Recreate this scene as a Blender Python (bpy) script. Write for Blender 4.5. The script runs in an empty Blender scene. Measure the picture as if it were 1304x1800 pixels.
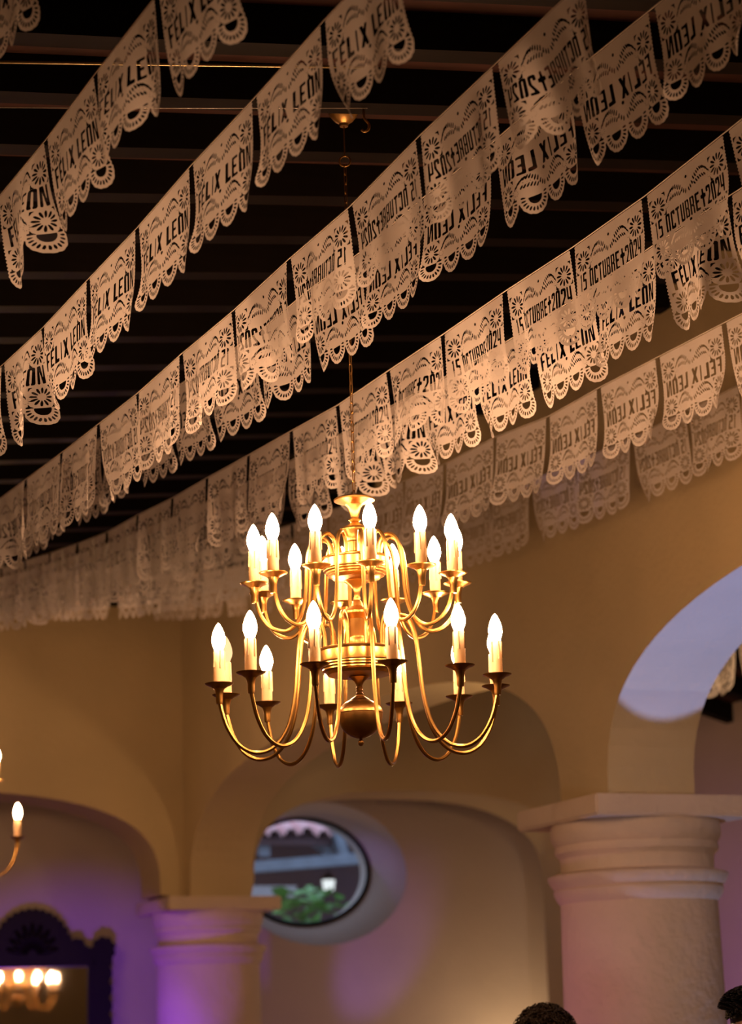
import bpy, bmesh, math, random
import numpy as np
from mathutils import Vector, Matrix
from mathutils.geometry import tessellate_polygon

# ------------------------------------------------------------------ camera, world, lights, exposure
SC = bpy.context.scene
COL = SC.collection
CAMH = 1.55                                    # eye height; the room frame has +Y along the arcade, +X towards it
YAW, PITCH, ROLL = 0.390027, 0.2274007, 0.029288
cam = bpy.data.cameras.new('camera')
cam.sensor_fit = 'VERTICAL'; cam.sensor_height = 36.0
cam.lens = 4112.4 / 1800 * 36
cam.clip_start = 0.05; cam.clip_end = 200
cam.dof.use_dof = True; cam.dof.focus_distance = 6.35; cam.dof.aperture_fstop = 3.2
cam_ob = bpy.data.objects.new('camera', cam); COL.objects.link(cam_ob)
F0 = Vector((math.sin(YAW) * math.cos(PITCH), math.cos(YAW) * math.cos(PITCH), math.sin(PITCH)))
R0 = Vector((math.cos(YAW), -math.sin(YAW), 0))
U0 = R0.cross(F0)
U1 = math.cos(ROLL) * U0 + math.sin(ROLL) * R0
R1 = math.cos(ROLL) * R0 - math.sin(ROLL) * U0
mw = Matrix((R1, U1, -F0)).transposed().to_4x4(); mw.translation = (0, 0, CAMH)
cam_ob.matrix_world = mw
SC.camera = cam_ob

world = bpy.data.worlds.new('evening_sky'); SC.world = world; world.use_nodes = True
bg = world.node_tree.nodes['Background']
bg.inputs[0].default_value = (0.56, 0.62, 0.92, 1); bg.inputs[1].default_value = 1.8

def lamp(name, kind, loc, aim, power, color, size=.1, spot=None, blend=.3, sx=None, sy=None):
    l = bpy.data.lights.new(name, kind); l.energy = power; l.color = color
    if kind == 'SPOT': l.spot_size = spot; l.spot_blend = blend; l.shadow_soft_size = size
    elif kind == 'AREA':
        l.shape = 'RECTANGLE'; l.size = sx or size; l.size_y = sy or size
    else: l.shadow_soft_size = size
    o = bpy.data.objects.new(name, l); COL.objects.link(o); o.location = loc
    if aim is not None:
        o.rotation_euler = (Vector(aim) - Vector(loc)).to_track_quat('-Z', 'Y').to_euler()
    return o

R = math.radians
BULB_POWER = 185.0                             # radiance of a lit candle bulb
BULB_COLOR = (1.0, 0.53, 0.27)
# purple party uplighters low in the room, a warm floor lamp in the aisle, cool light thrown up at the right arch
lamp('purple_uplight', 'SPOT', (2.9, 10.6, 0.9), (3.95, 15.2, 1.36), 400, (0.24, 0.04, 1.0), .05, R(33), .55)
lamp('purple_uplight', 'SPOT', (2.6, 12.9, 0.9), (4.52, 14.32, 2.05), 110, (0.24, 0.02, 1.0), .04, R(24), .4)
lamp('pink_uplight', 'SPOT', (5.2, 13.0, 0.3), (6.1, 15.5, 0.95), 17, (0.46, 0.20, 1.0), .05, R(90), 1.0)
lamp('violet_uplight', 'SPOT', (5.4, 14.3, 0.6), (6.5, 15.72, 2.52), 60, (0.36, 0.16, 1.0), .05, R(20), .8)
lamp('aisle_uplight', 'SPOT', (5.6, 11.6, 0.12), (7.65, 12.45, 1.35), 105, (0.56, 0.20, 1.0), .06, R(58), .8)
lamp('aisle_floor_lamp', 'POINT', (7.36, 15.02, 1.28), None, 14, (1.0, 0.70, 0.40), .08)
lamp('aisle_warm_fill', 'POINT', (5.45, 9.7, 2.75), None, 48, (1.0, 0.60, 0.30), .12)  # added warm fill to brown the aisle walls, its source unseen
cool = lamp('cool_uplight', 'SPOT', (4.69, 6.4, 0.6), (4.69, 7.60, 2.93), 400, (0.21, 0.31, 1.0), .02, R(28), .04)
cool.scale = (0.62, 1, 1)                      # a slit-shaped beam up the right arch
lamp('cool_uplight', 'SPOT', (4.84, 8.20, 0.3), (4.86, 8.24, 2.4), 34, (0.46, 0.55, 1.0), .02, R(40), .4)
lamp('rose_fill', 'SPOT', (2.3, 8.6, 0.4), (4.4, 8.7, 1.55), 46, (1.0, 0.34, 0.72), .08, R(34), .8)  # weak rose fill added to tint the near column
lamp('nave_fill', 'SPOT', (2.3, 0.5, 1.3), (4.75, 8.4, 2.35), 225, (1.0, 0.84, 0.84), .25, R(15), .7)  # added frontal fill for the near column and arch soffit, no fixture known

SC.view_settings.view_transform = 'Standard'
SC.view_settings.look = 'None'
SC.view_settings.gamma = 1.0
SC.view_settings.use_curve_mapping = False
SC.view_settings.exposure = 0.0

# ------------------------------------------------------------------ helpers
def tag(o, label=None, cat=None, group=None, kind=None):
    if label: o['label'] = label
    if cat: o['category'] = cat
    if group: o['group'] = group
    if kind: o['kind'] = kind
    return o

def link(name, me, parent=None, loc=None):
    o = bpy.data.objects.new(name, me); COL.objects.link(o)
    if parent is not None: o.parent = parent
    if loc is not None: o.location = loc
    return o

def empty(name, loc, rz=0.0):
    o = bpy.data.objects.new(name, None); COL.objects.link(o)
    o.empty_display_size = .1; o.location = loc; o.rotation_euler = (0, 0, rz)
    return o

def mesh_from(name, verts, faces, m, smooth=False):
    me = bpy.data.meshes.new(name); me.from_pydata(verts, [], faces); me.materials.append(m)
    if smooth: me.polygons.foreach_set('use_smooth', [True] * len(me.polygons))
    me.update(); return me

def bm_mesh(name, bm, m, smooth=False, auto=None):
    bmesh.ops.recalc_face_normals(bm, faces=bm.faces)
    me = bpy.data.meshes.new(name); bm.to_mesh(me); bm.free(); me.materials.append(m)
    if smooth: me.polygons.foreach_set('use_smooth', [True] * len(me.polygons))
    if auto is not None and smooth:
        me.set_sharp_from_angle(angle=auto)
    return me

def copy_tree(o, parent=None):
    c = o.copy(); COL.objects.link(c); c.parent = parent
    for ch in list(o.children): copy_tree(ch, c)
    return c

def box_bm(bm, lo, hi):
    x0, y0, z0 = lo; x1, y1, z1 = hi
    v = [bm.verts.new(p) for p in ((x0,y0,z0),(x1,y0,z0),(x1,y1,z0),(x0,y1,z0),(x0,y0,z1),(x1,y0,z1),(x1,y1,z1),(x0,y1,z1))]
    for f in ((0,3,2,1),(4,5,6,7),(0,1,5,4),(1,2,6,5),(2,3,7,6),(3,0,4,7)): bm.faces.new([v[i] for i in f])

def lathe_bm(bm, prof, n=32, cx=0, cy=0):
    rings = []
    for r, z in prof:
        if r < 1e-5: rings.append([bm.verts.new((cx, cy, z))])
        else: rings.append([bm.verts.new((cx + r*math.cos(2*math.pi*i/n), cy + r*math.sin(2*math.pi*i/n), z)) for i in range(n)])
    for a, b in zip(rings, rings[1:]):
        for i in range(n):
            j = (i+1) % n
            if len(a) == 1 and len(b) == 1: continue
            if len(a) == 1: bm.faces.new((a[0], b[i], b[j]))
            elif len(b) == 1: bm.faces.new((a[i], b[0], a[j]))
            else: bm.faces.new((a[i], b[i], b[j], a[j]))

def tube_bm(bm, pts, rad, n=8, closed=False):
    pts = [Vector(p) for p in pts]; N = len(pts)
    rads = rad if isinstance(rad, (list, tuple)) else [rad]*N
    rings = []; up = None
    for i, p in enumerate(pts):
        a = pts[i-1] if (i > 0 or closed) else p
        b = pts[(i+1) % N] if (i < N-1 or closed) else p
        t = (b - a).normalized()
        if up is None: up = Vector((0,0,1)) if abs(t.z) < .9 else Vector((1,0,0))
        s = t.cross(up).normalized(); up = s.cross(t).normalized()
        rings.append([bm.verts.new(p + rads[i]*(math.cos(2*math.pi*k/n)*s + math.sin(2*math.pi*k/n)*up)) for k in range(n)])
    for i in range(N if closed else N-1):
        a, b = rings[i], rings[(i+1) % N]
        for k in range(n): bm.faces.new((a[k], a[(k+1)%n], b[(k+1)%n], b[k]))
    if not closed:
        bm.faces.new(rings[0][::-1]); bm.faces.new(rings[-1])

def spline(pts, sub=6):
    P = [Vector(p) for p in pts]; out = []
    for i in range(len(P)-1):
        p0 = P[max(i-1,0)]; p1 = P[i]; p2 = P[i+1]; p3 = P[min(i+2,len(P)-1)]
        for k in range(sub):
            t = k/sub
            out.append(.5*((2*p1)+(p2-p0)*t+(2*p0-5*p1+4*p2-p3)*t*t+(3*p1-p0-3*p2+p3)*t**3))
    out.append(P[-1]); return out

def extrude_poly(pts2, to3a, to3b):
    """a closed outline between two offset copies -> bmesh solid"""
    q = [pts2[0]]
    for p in pts2[1:]:
        if (p[0]-q[-1][0])**2 + (p[1]-q[-1][1])**2 > 1e-10: q.append(p)
    bm = bmesh.new(); n = len(q)
    a = [bm.verts.new(to3a(p)) for p in q]; b = [bm.verts.new(to3b(p)) for p in q]
    for t in tessellate_polygon([[Vector((p[0], p[1], 0)) for p in q]]):
        bm.faces.new([a[i] for i in t]); bm.faces.new([b[i] for i in t[::-1]])
    for i in range(n): bm.faces.new((a[i], b[i], b[(i+1)%n], a[(i+1)%n]))
    return bm

# ------------------------------------------------------------------ materials
def new_mat(name):
    m = bpy.data.materials.new(name); m.use_nodes = True
    return m, m.node_tree, m.node_tree.nodes['Principled BSDF']

def mat(name, col, rough=.6, metal=0.0, var=.0, scale=6.0, bump=0.0, bscale=40.0, spec=None):
    m, nt, b = new_mat(name)
    b.inputs['Base Color'].default_value = (*col, 1); b.inputs['Roughness'].default_value = rough
    b.inputs['Metallic'].default_value = metal
    if spec is not None: b.inputs['Specular IOR Level'].default_value = spec
    tc = nt.nodes.new('ShaderNodeTexCoord')
    if var:
        nz = nt.nodes.new('ShaderNodeTexNoise'); nz.inputs['Scale'].default_value = scale; nz.inputs['Detail'].default_value = 6
        rp = nt.nodes.new('ShaderNodeValToRGB')
        rp.color_ramp.elements[0].position = .3; rp.color_ramp.elements[1].position = .7
        rp.color_ramp.elements[0].color = tuple(c*(1-var) for c in col) + (1,)
        rp.color_ramp.elements[1].color = tuple(min(1, c*(1+var*.6)) for c in col) + (1,)
        nt.links.new(tc.outputs['Object'], nz.inputs['Vector']); nt.links.new(nz.outputs['Fac'], rp.inputs[0])
        nt.links.new(rp.outputs[0], b.inputs['Base Color'])
    if bump:
        n2 = nt.nodes.new('ShaderNodeTexNoise'); n2.inputs['Scale'].default_value = bscale; n2.inputs['Detail'].default_value = 5
        bp = nt.nodes.new('ShaderNodeBump'); bp.inputs['Strength'].default_value = bump; bp.inputs['Distance'].default_value = .02
        nt.links.new(tc.outputs['Object'], n2.inputs['Vector']); nt.links.new(n2.outputs['Fac'], bp.inputs['Height'])
        nt.links.new(bp.outputs[0], b.inputs['Normal'])
    return m

def wood(name, col, rough=.6, scale=(1.2, 14, 14)):
    m, nt, b = new_mat(name); b.inputs['Roughness'].default_value = rough; b.inputs['Specular IOR Level'].default_value = .12
    tc = nt.nodes.new('ShaderNodeTexCoord'); mp = nt.nodes.new('ShaderNodeMapping'); mp.inputs['Scale'].default_value = scale
    nz = nt.nodes.new('ShaderNodeTexNoise'); nz.inputs['Scale'].default_value = 3; nz.inputs['Detail'].default_value = 7
    rp = nt.nodes.new('ShaderNodeValToRGB')
    rp.color_ramp.elements[0].color = tuple(c*.6 for c in col)+(1,); rp.color_ramp.elements[1].color = tuple(c*1.35 for c in col)+(1,)
    nt.links.new(tc.outputs['Object'], mp.inputs[0]); nt.links.new(mp.outputs[0], nz.inputs['Vector'])
    nt.links.new(nz.outputs['Fac'], rp.inputs[0]); nt.links.new(rp.outputs[0], b.inputs['Base Color'])
    return m

M_PLASTER = mat('cream_plaster', (0.58, 0.47, 0.265), .9, var=.12, scale=1.3, bump=.25, bscale=28)
M_PALE = mat('pale_aisle_plaster', (0.56, 0.48, 0.40), .9, var=.08, scale=1.3, bump=.2, bscale=28)
M_COLUMN = mat('cream_column_plaster', (0.70, 0.58, 0.46), .85, var=.08, scale=2.5, bump=.45, bscale=22)
M_BEAM = wood('dark_beam_wood', (0.006, 0.0036, 0.0022), .65)
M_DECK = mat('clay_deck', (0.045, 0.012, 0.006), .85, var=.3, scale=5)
M_FLOOR = mat('clay_floor', (0.30, 0.17, 0.10), .5, var=.2, scale=3)
M_BRASS = mat('polished_brass', (0.56, 0.33, 0.10), .30, 1.0, var=.06, scale=20)
M_BRASSD = mat('aged_brass', (0.46, 0.27, 0.09), .34, 1.0, var=.15, scale=20)
def sleeve_mat():
    m, nt, b = new_mat('ivory_candle_sleeve'); out = nt.nodes['Material Output']
    b.inputs['Base Color'].default_value = (.66, .49, .28, 1); b.inputs['Roughness'].default_value = .5
    t = nt.nodes.new('ShaderNodeBsdfTranslucent'); t.inputs[0].default_value = (.92, .80, .56, 1)
    mx = nt.nodes.new('ShaderNodeMixShader'); mx.inputs[0].default_value = .14
    nt.links.new(b.outputs[0], mx.inputs[1]); nt.links.new(t.outputs[0], mx.inputs[2]); nt.links.new(mx.outputs[0], out.inputs[0])
    return m
M_SLEEVE = sleeve_mat()
M_FRAME = wood('black_carved_wood', (0.007, 0.004, 0.003), .5, (6, 6, 6))
M_MIRROR = mat('mirror_silver', (0.80, 0.80, 0.78), .02, 1.0)
M_CORD = mat('white_cord', (0.62, 0.55, 0.46), .8)
M_PIPE = mat('pale_brass_pipe', (0.62, 0.50, 0.26), .3, 1.0)
M_WIRE = mat('clear_wire', (0.55, 0.50, 0.45), .15, .6)

def paper_mat():
    m, nt, b = new_mat('white_tissue_paper'); nt.nodes.remove(b)
    out = nt.nodes['Material Output']
    d = nt.nodes.new('ShaderNodeBsdfDiffuse'); t = nt.nodes.new('ShaderNodeBsdfTranslucent'); mx = nt.nodes.new('ShaderNodeMixShader')
    tc = nt.nodes.new('ShaderNodeTexCoord'); nz = nt.nodes.new('ShaderNodeTexNoise'); nz.inputs['Scale'].default_value = 18
    rp = nt.nodes.new('ShaderNodeValToRGB')
    rp.color_ramp.elements[0].color = (.80, .74, .70, 1); rp.color_ramp.elements[1].color = (.88, .84, .81, 1)
    nt.links.new(tc.outputs['Object'], nz.inputs['Vector']); nt.links.new(nz.outputs['Fac'], rp.inputs[0])
    nt.links.new(rp.outputs[0], d.inputs['Color']); nt.links.new(rp.outputs[0], t.inputs['Color'])
    mx.inputs[0].default_value = .42
    nt.links.new(d.outputs[0], mx.inputs[1]); nt.links.new(t.outputs[0], mx.inputs[2]); nt.links.new(mx.outputs[0], out.inputs[0])
    return m
M_PAPER = paper_mat()

def glow(name, col, power):
    m, nt, b = new_mat(name); nt.nodes.remove(b)
    e = nt.nodes.new('ShaderNodeEmission'); e.inputs[0].default_value = (*col, 1); e.inputs[1].default_value = power
    nt.links.new(e.outputs[0], nt.nodes['Material Output'].inputs[0]); return m
M_BULB = glow('lit_bulb', BULB_COLOR, BULB_POWER)
M_BULBDIM = glow('dim_bulb', (1.0, .55, .26), 1.6)

def pane_mat():
    m, nt, b = new_mat('window_glass'); nt.nodes.remove(b)
    t = nt.nodes.new('ShaderNodeBsdfTransparent'); g = nt.nodes.new('ShaderNodeBsdfGlossy'); g.inputs['Roughness'].default_value = .03
    t.inputs[0].default_value = (.86, .92, .93, 1)
    mx = nt.nodes.new('ShaderNodeMixShader'); mx.inputs[0].default_value = .06
    nt.links.new(t.outputs[0], mx.inputs[1]); nt.links.new(g.outputs[0], mx.inputs[2])
    nt.links.new(mx.outputs[0], nt.nodes['Material Output'].inputs[0]); return m
M_PANE = pane_mat()

# ------------------------------------------------------------------ the room shell
XW, TW = 4.47, 0.40                            # nave face and thickness of the arcade wall
ABTOP = 0.98 + CAMH                            # top of the column caps
YE = 14.13                                     # nave face of the end wall
YB = 15.5                                      # far wall behind the end arch and the aisle
XO = 7.65                                      # outer wall of the aisle
def zceil(x):                                  # underside of the sloping beams
    return CAMH + (2.83 - .08*(XW - x) if x <= XW else 2.83 - .27*(x - XW))

def struct(name, me, parent=None):
    o = link(name, me, parent)
    if parent is None: o['kind'] = 'structure'
    return o

def superarch(c, half, z0, rise, n=3.0, steps=40):
    """points of a basket arch from c+half to c-half"""
    out = []
    for i in range(steps+1):
        a = math.pi*i/steps
        ca, sa = math.cos(a), math.sin(a)
        out.append((c + half*math.copysign(abs(ca)**(2/n), ca), z0 + rise*abs(sa)**(2/n)))
    return out

# arcade wall: outline in (Y, Z)
Z0 = ABTOP
out = [(-2.5, Z0)]
out += [(-2.2, Z0)]
for c, h in ((0.62, 2.40),): out += superarch(c, h, Z0, .71, 3.0)[::-1]
for c, h in ((5.88, 2.555),): out += superarch(c, h, Z0, .79, 2.8)[::-1]
for c, h in ((11.43, 2.57),): out += superarch(c, h, Z0, .775, 2.8)[::-1]
out += [(14.56, Z0), (14.56, zceil(XW)+.14), (-2.5, zceil(XW)+.14)]
bm = extrude_poly(out, lambda p: (XW, p[0], p[1]), lambda p: (XW+TW, p[0], p[1]))
wall_right = struct('wall_right', bm_mesh('wall_right', bm, M_PLASTER))

# end wall of the nave: outline in (X, Z)
out = [(-3.0, 0)] + [(0.80, 0), (0.80, Z0)] + superarch(2.56, 1.76, Z0+.02, .635, 3.1)[::-1]
out += [(XW+.001, Z0), (XW+.001, zceil(XW)+.14), (-3.0, zceil(-3)+.14)]
bm = extrude_poly(out, lambda p: (p[0], YE, p[1]), lambda p: (p[0], YE+.42, p[1]))
wall_back = struct('wall_back', bm_mesh('wall_back', bm, M_PLASTER))

# cross wall over the aisle with its own arch
out = [(XW+TW, Z0)] + superarch(6.02, 1.13, Z0+.10, .575, 2.7)[::-1] + [(7.15, 0), (XO+.2, 0), (XO+.2, zceil(XO)+.1), (XW+TW, zceil(XW+TW)+.14)]
bm = extrude_poly(out, lambda p: (p[0], 14.0, p[1]), lambda p: (p[0], 14.5, p[1]))
struct('wall_aisle', bm_mesh('wall_aisle', bm, M_PLASTER))

# far wall with the oval window: splayed reveal
WC = (5.93, 1.245 + CAMH)
def oval(cx, cz, rx, rz, n=56): return [(cx + rx*math.cos(2*math.pi*i/n), cz + rz*math.sin(2*math.pi*i/n)) for i in range(n)]
bm = bmesh.new(); N = 56
inner = oval(WC[0]-.02, WC[1]+.0, .655, .50); outer = oval(WC[0]+.0, WC[1]+.045, .50, .375)
vi = [bm.verts.new((x, YB, z)) for x, z in inner]; vo = [bm.verts.new((x, YB+.45, z)) for x, z in outer]
vx = [bm.verts.new((x, YB+.55, z)) for x, z in outer]
rect = []
for i in range(N):                             # project the oval on to the wall's rectangle
    a = 2*math.pi*i/N; x0, x1, z0, z1 = -3.0, XO+.2, 0.0, 4.8
    dx, dz = math.cos(a), math.sin(a); cx, cz = WC
    t = min(((x1-cx)/dx if dx > 1e-6 else (x0-cx)/dx if dx < -1e-6 else 1e9), ((z1-cz)/dz if dz > 1e-6 else (z0-cz)/dz if dz < -1e-6 else 1e9))
    rect.append((cx+dx*t, cz+dz*t))
vr = [bm.verts.new((x, YB, z)) for x, z in rect]; vr2 = [bm.verts.new((x, YB+.55, z)) for x, z in rect]
for i in range(N):
    j = (i+1) % N
    bm.faces.new((vr[i], vr[j], vi[j], vi[i])); bm.faces.new((vi[i], vi[j], vo[j], vo[i]))
    bm.faces.new((vo[i], vo[j], vx[j], vx[i])); bm.faces.new((vx[i], vx[j], vr2[j], vr2[i]))
for sx, sz in ((-3.0, 0.0), (XO+.2, 0.0), (-3.0, 4.8), (XO+.2, 4.8)):   # square off the corners
    for vv, y in ((vr, YB), (vr2, YB+.55)):
        k = min(range(N), key=lambda i: (vv[i].co.x-sx)**2 + (vv[i].co.z-sz)**2)
        best = [k, (k+1) % N] if abs(vv[k].co.x - vv[(k+1)%N].co.x) > 1e-4 and abs(vv[k].co.z - vv[(k+1)%N].co.z) > 1e-4 else [k-1, k]
        c = bm.verts.new((sx, y, sz)); bm.faces.new((vv[best[0]], vv[best[1]], c))
struct('wall_far', bm_mesh('wall_far', bm, M_PALE))

win = empty('window_1', (WC[0], YB+.40, WC[1]+.045)); win['kind'] = 'structure'
bm = bmesh.new(); tube_bm(bm, [(p[0], 0, p[1]) for p in oval(0, 0, .505, .38)], .018, 8, True)
link('window_frame', bm_mesh('window_frame', bm, M_FRAME, True), win)
bm = bmesh.new(); a = [bm.verts.new((x, .0, z)) for x, z in oval(0, 0, .505, .38)]; b = [bm.verts.new((x, .006, z)) for x, z in oval(0, 0, .505, .38)]
bm.faces.new(a); bm.faces.new(b[::-1])
for i in range(56): bm.faces.new((a[i], b[i], b[(i+1)%56], a[(i+1)%56]))
link('window_pane', bm_mesh('window_pane', bm, M_PANE), win)

# remaining walls and floor
def slab(name, lo, hi, m):
    bm = bmesh.new(); box_bm(bm, lo, hi); return struct(name, bm_mesh(name, bm, m))
slab('wall_left', (-3.2, -2.7, 0), (-3.0, YB+.55, 4.3), M_PLASTER)
slab('wall_front', (-3.2, -2.7, 0), (XO+.2, -2.5, 4.8), M_PLASTER)
slab('wall_outer', (XO, -2.7, 0), (XO+.2, YB, 4.0), M_PALE)
slab('floor', (-3.2, -2.7, -.1), (XO+.2, YB+.55, 0), M_FLOOR)

# ceilings: clay deck on dark beams, nave rising to the arcade, aisle falling away from it
def sloped(name, x0, x1, y0, y1, lift, th, m):
    bm = bmesh.new()
    q = [(x0,y0),(x1,y0),(x1,y1),(x0,y1)]
    e = lambda x: zceil(x + (1e-4 if x >= XW-1e-6 and x0 >= XW-.01 else 0))
    a = [bm.verts.new((x, y, e(x)+lift)) for x, y in q]; b = [bm.verts.new((x, y, e(x)+lift+th)) for x, y in q]
    bm.faces.new(a[::-1]); bm.faces.new(b)
    for i in range(4): bm.faces.new((a[i], a[(i+1)%4], b[(i+1)%4], b[i]))
    return bm_mesh(name, bm, m)
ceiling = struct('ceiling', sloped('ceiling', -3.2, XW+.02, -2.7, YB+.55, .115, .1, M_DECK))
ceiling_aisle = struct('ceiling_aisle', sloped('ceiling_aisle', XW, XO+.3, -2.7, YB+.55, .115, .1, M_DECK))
def beam_mesh(name, x0, x1, skew=0.0):
    bm = bmesh.new(); n = 8; rings = []
    for i in range(n+1):
        x = x0 + (x1-x0)*i/n; z = zceil(x) ; dy = -skew*(x-2.4) + .004*math.sin(i*1.7)
        rings.append([bm.verts.new((x, dy+a, z+b+.003*math.sin(i*2.1))) for a, b in ((-.042,0),(.042,0),(.046,.118),(-.046,.118))])
    for a, b in zip(rings, rings[1:]):
        for k in range(4): bm.faces.new((a[k], a[(k+1)%4], b[(k+1)%4], b[k]))
    bm.faces.new(rings[0][::-1]); bm.faces.new(rings[-1])
    return bm_mesh(name, bm, M_BEAM)
bme = beam_mesh('beam', -3.0, XW-.01, .04); y = 5.47 - .39*8
while y < YB: link('beam', bme, ceiling, (0, y, 0)); y += .39
bme = beam_mesh('beam_aisle', XW+TW, XO, 0); y = 5.6
while y < 13.2: link('beam', bme, ceiling_aisle, (0, y, 0)); y += .55

# ------------------------------------------------------------------ columns of the arcade
def column(y, label=None):
    c = empty('column', (4.687, y, 0)); c['kind'] = 'structure'
    h = .367
    bm = bmesh.new(); box_bm(bm, (-h, -h, ABTOP-.085), (h, h, ABTOP))
    bmesh.ops.bevel(bm, geom=list(bm.edges), offset=.008, segments=2, affect='EDGES')
    link('abacus', bm_mesh('abacus', bm, M_COLUMN), c)
    z = ABTOP - .085
    prof = [(.0, z), (.348, z), (.352, z-.03), (.350, z-.06), (.338, z-.082), (.333, z-.088), (.338, z-.10), (.336, z-.118), (.322, z-.132), (.316, z-.14), (.315, z-.19), (.318, z-.205)]
    bm = bmesh.new(); lathe_bm(bm, prof, 64); link('capital', bm_mesh('capital', bm, M_COLUMN, True, R(35)), c)
    prof = [(.30, z-.19), (.372, z-.212), (.372, z-.222), (.360, z-.246), (.345, z-.262), (.342, z-.266), (.350, z-.27), (.348, z-.285), (.335, z-.31), (.322, z-.325)]
    bm = bmesh.new(); lathe_bm(bm, prof, 64); link('necking_ring', bm_mesh('necking_ring', bm, M_COLUMN, True, R(35)), c)
    prof = [(.318, z-.20), (.323, z-.33), (.330, z-.8), (.336, z-1.4), (.336, .16)]
    bm = bmesh.new(); lathe_bm(bm, prof, 64); link('shaft', bm_mesh('shaft', bm, M_COLUMN, True), c)
    bm = bmesh.new(); lathe_bm(bm, [(.38, .17), (.40, .14), (.38, .11)], 48); box_bm(bm, (-.42, -.42, 0), (.42, .42, .11))
    link('base', bm_mesh('base', bm, M_COLUMN), c)
    return c
for y in (8.623, 14.32, 3.17, -2.15): column(y)

# ------------------------------------------------------------------ chandeliers
def zy(y): return 1.0 + (1201.45 - y)/(622 if y > 1000 else 618)      # heights read off the main chandelier, above eye level
def yz(v): return zy(850 + v/2.173)
def rr(h): return h/2.173/634.0
CX, CY = 2.40, 5.96
def prof(lst): return [(rr(h), yz(v)) for v, h in lst]

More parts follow.
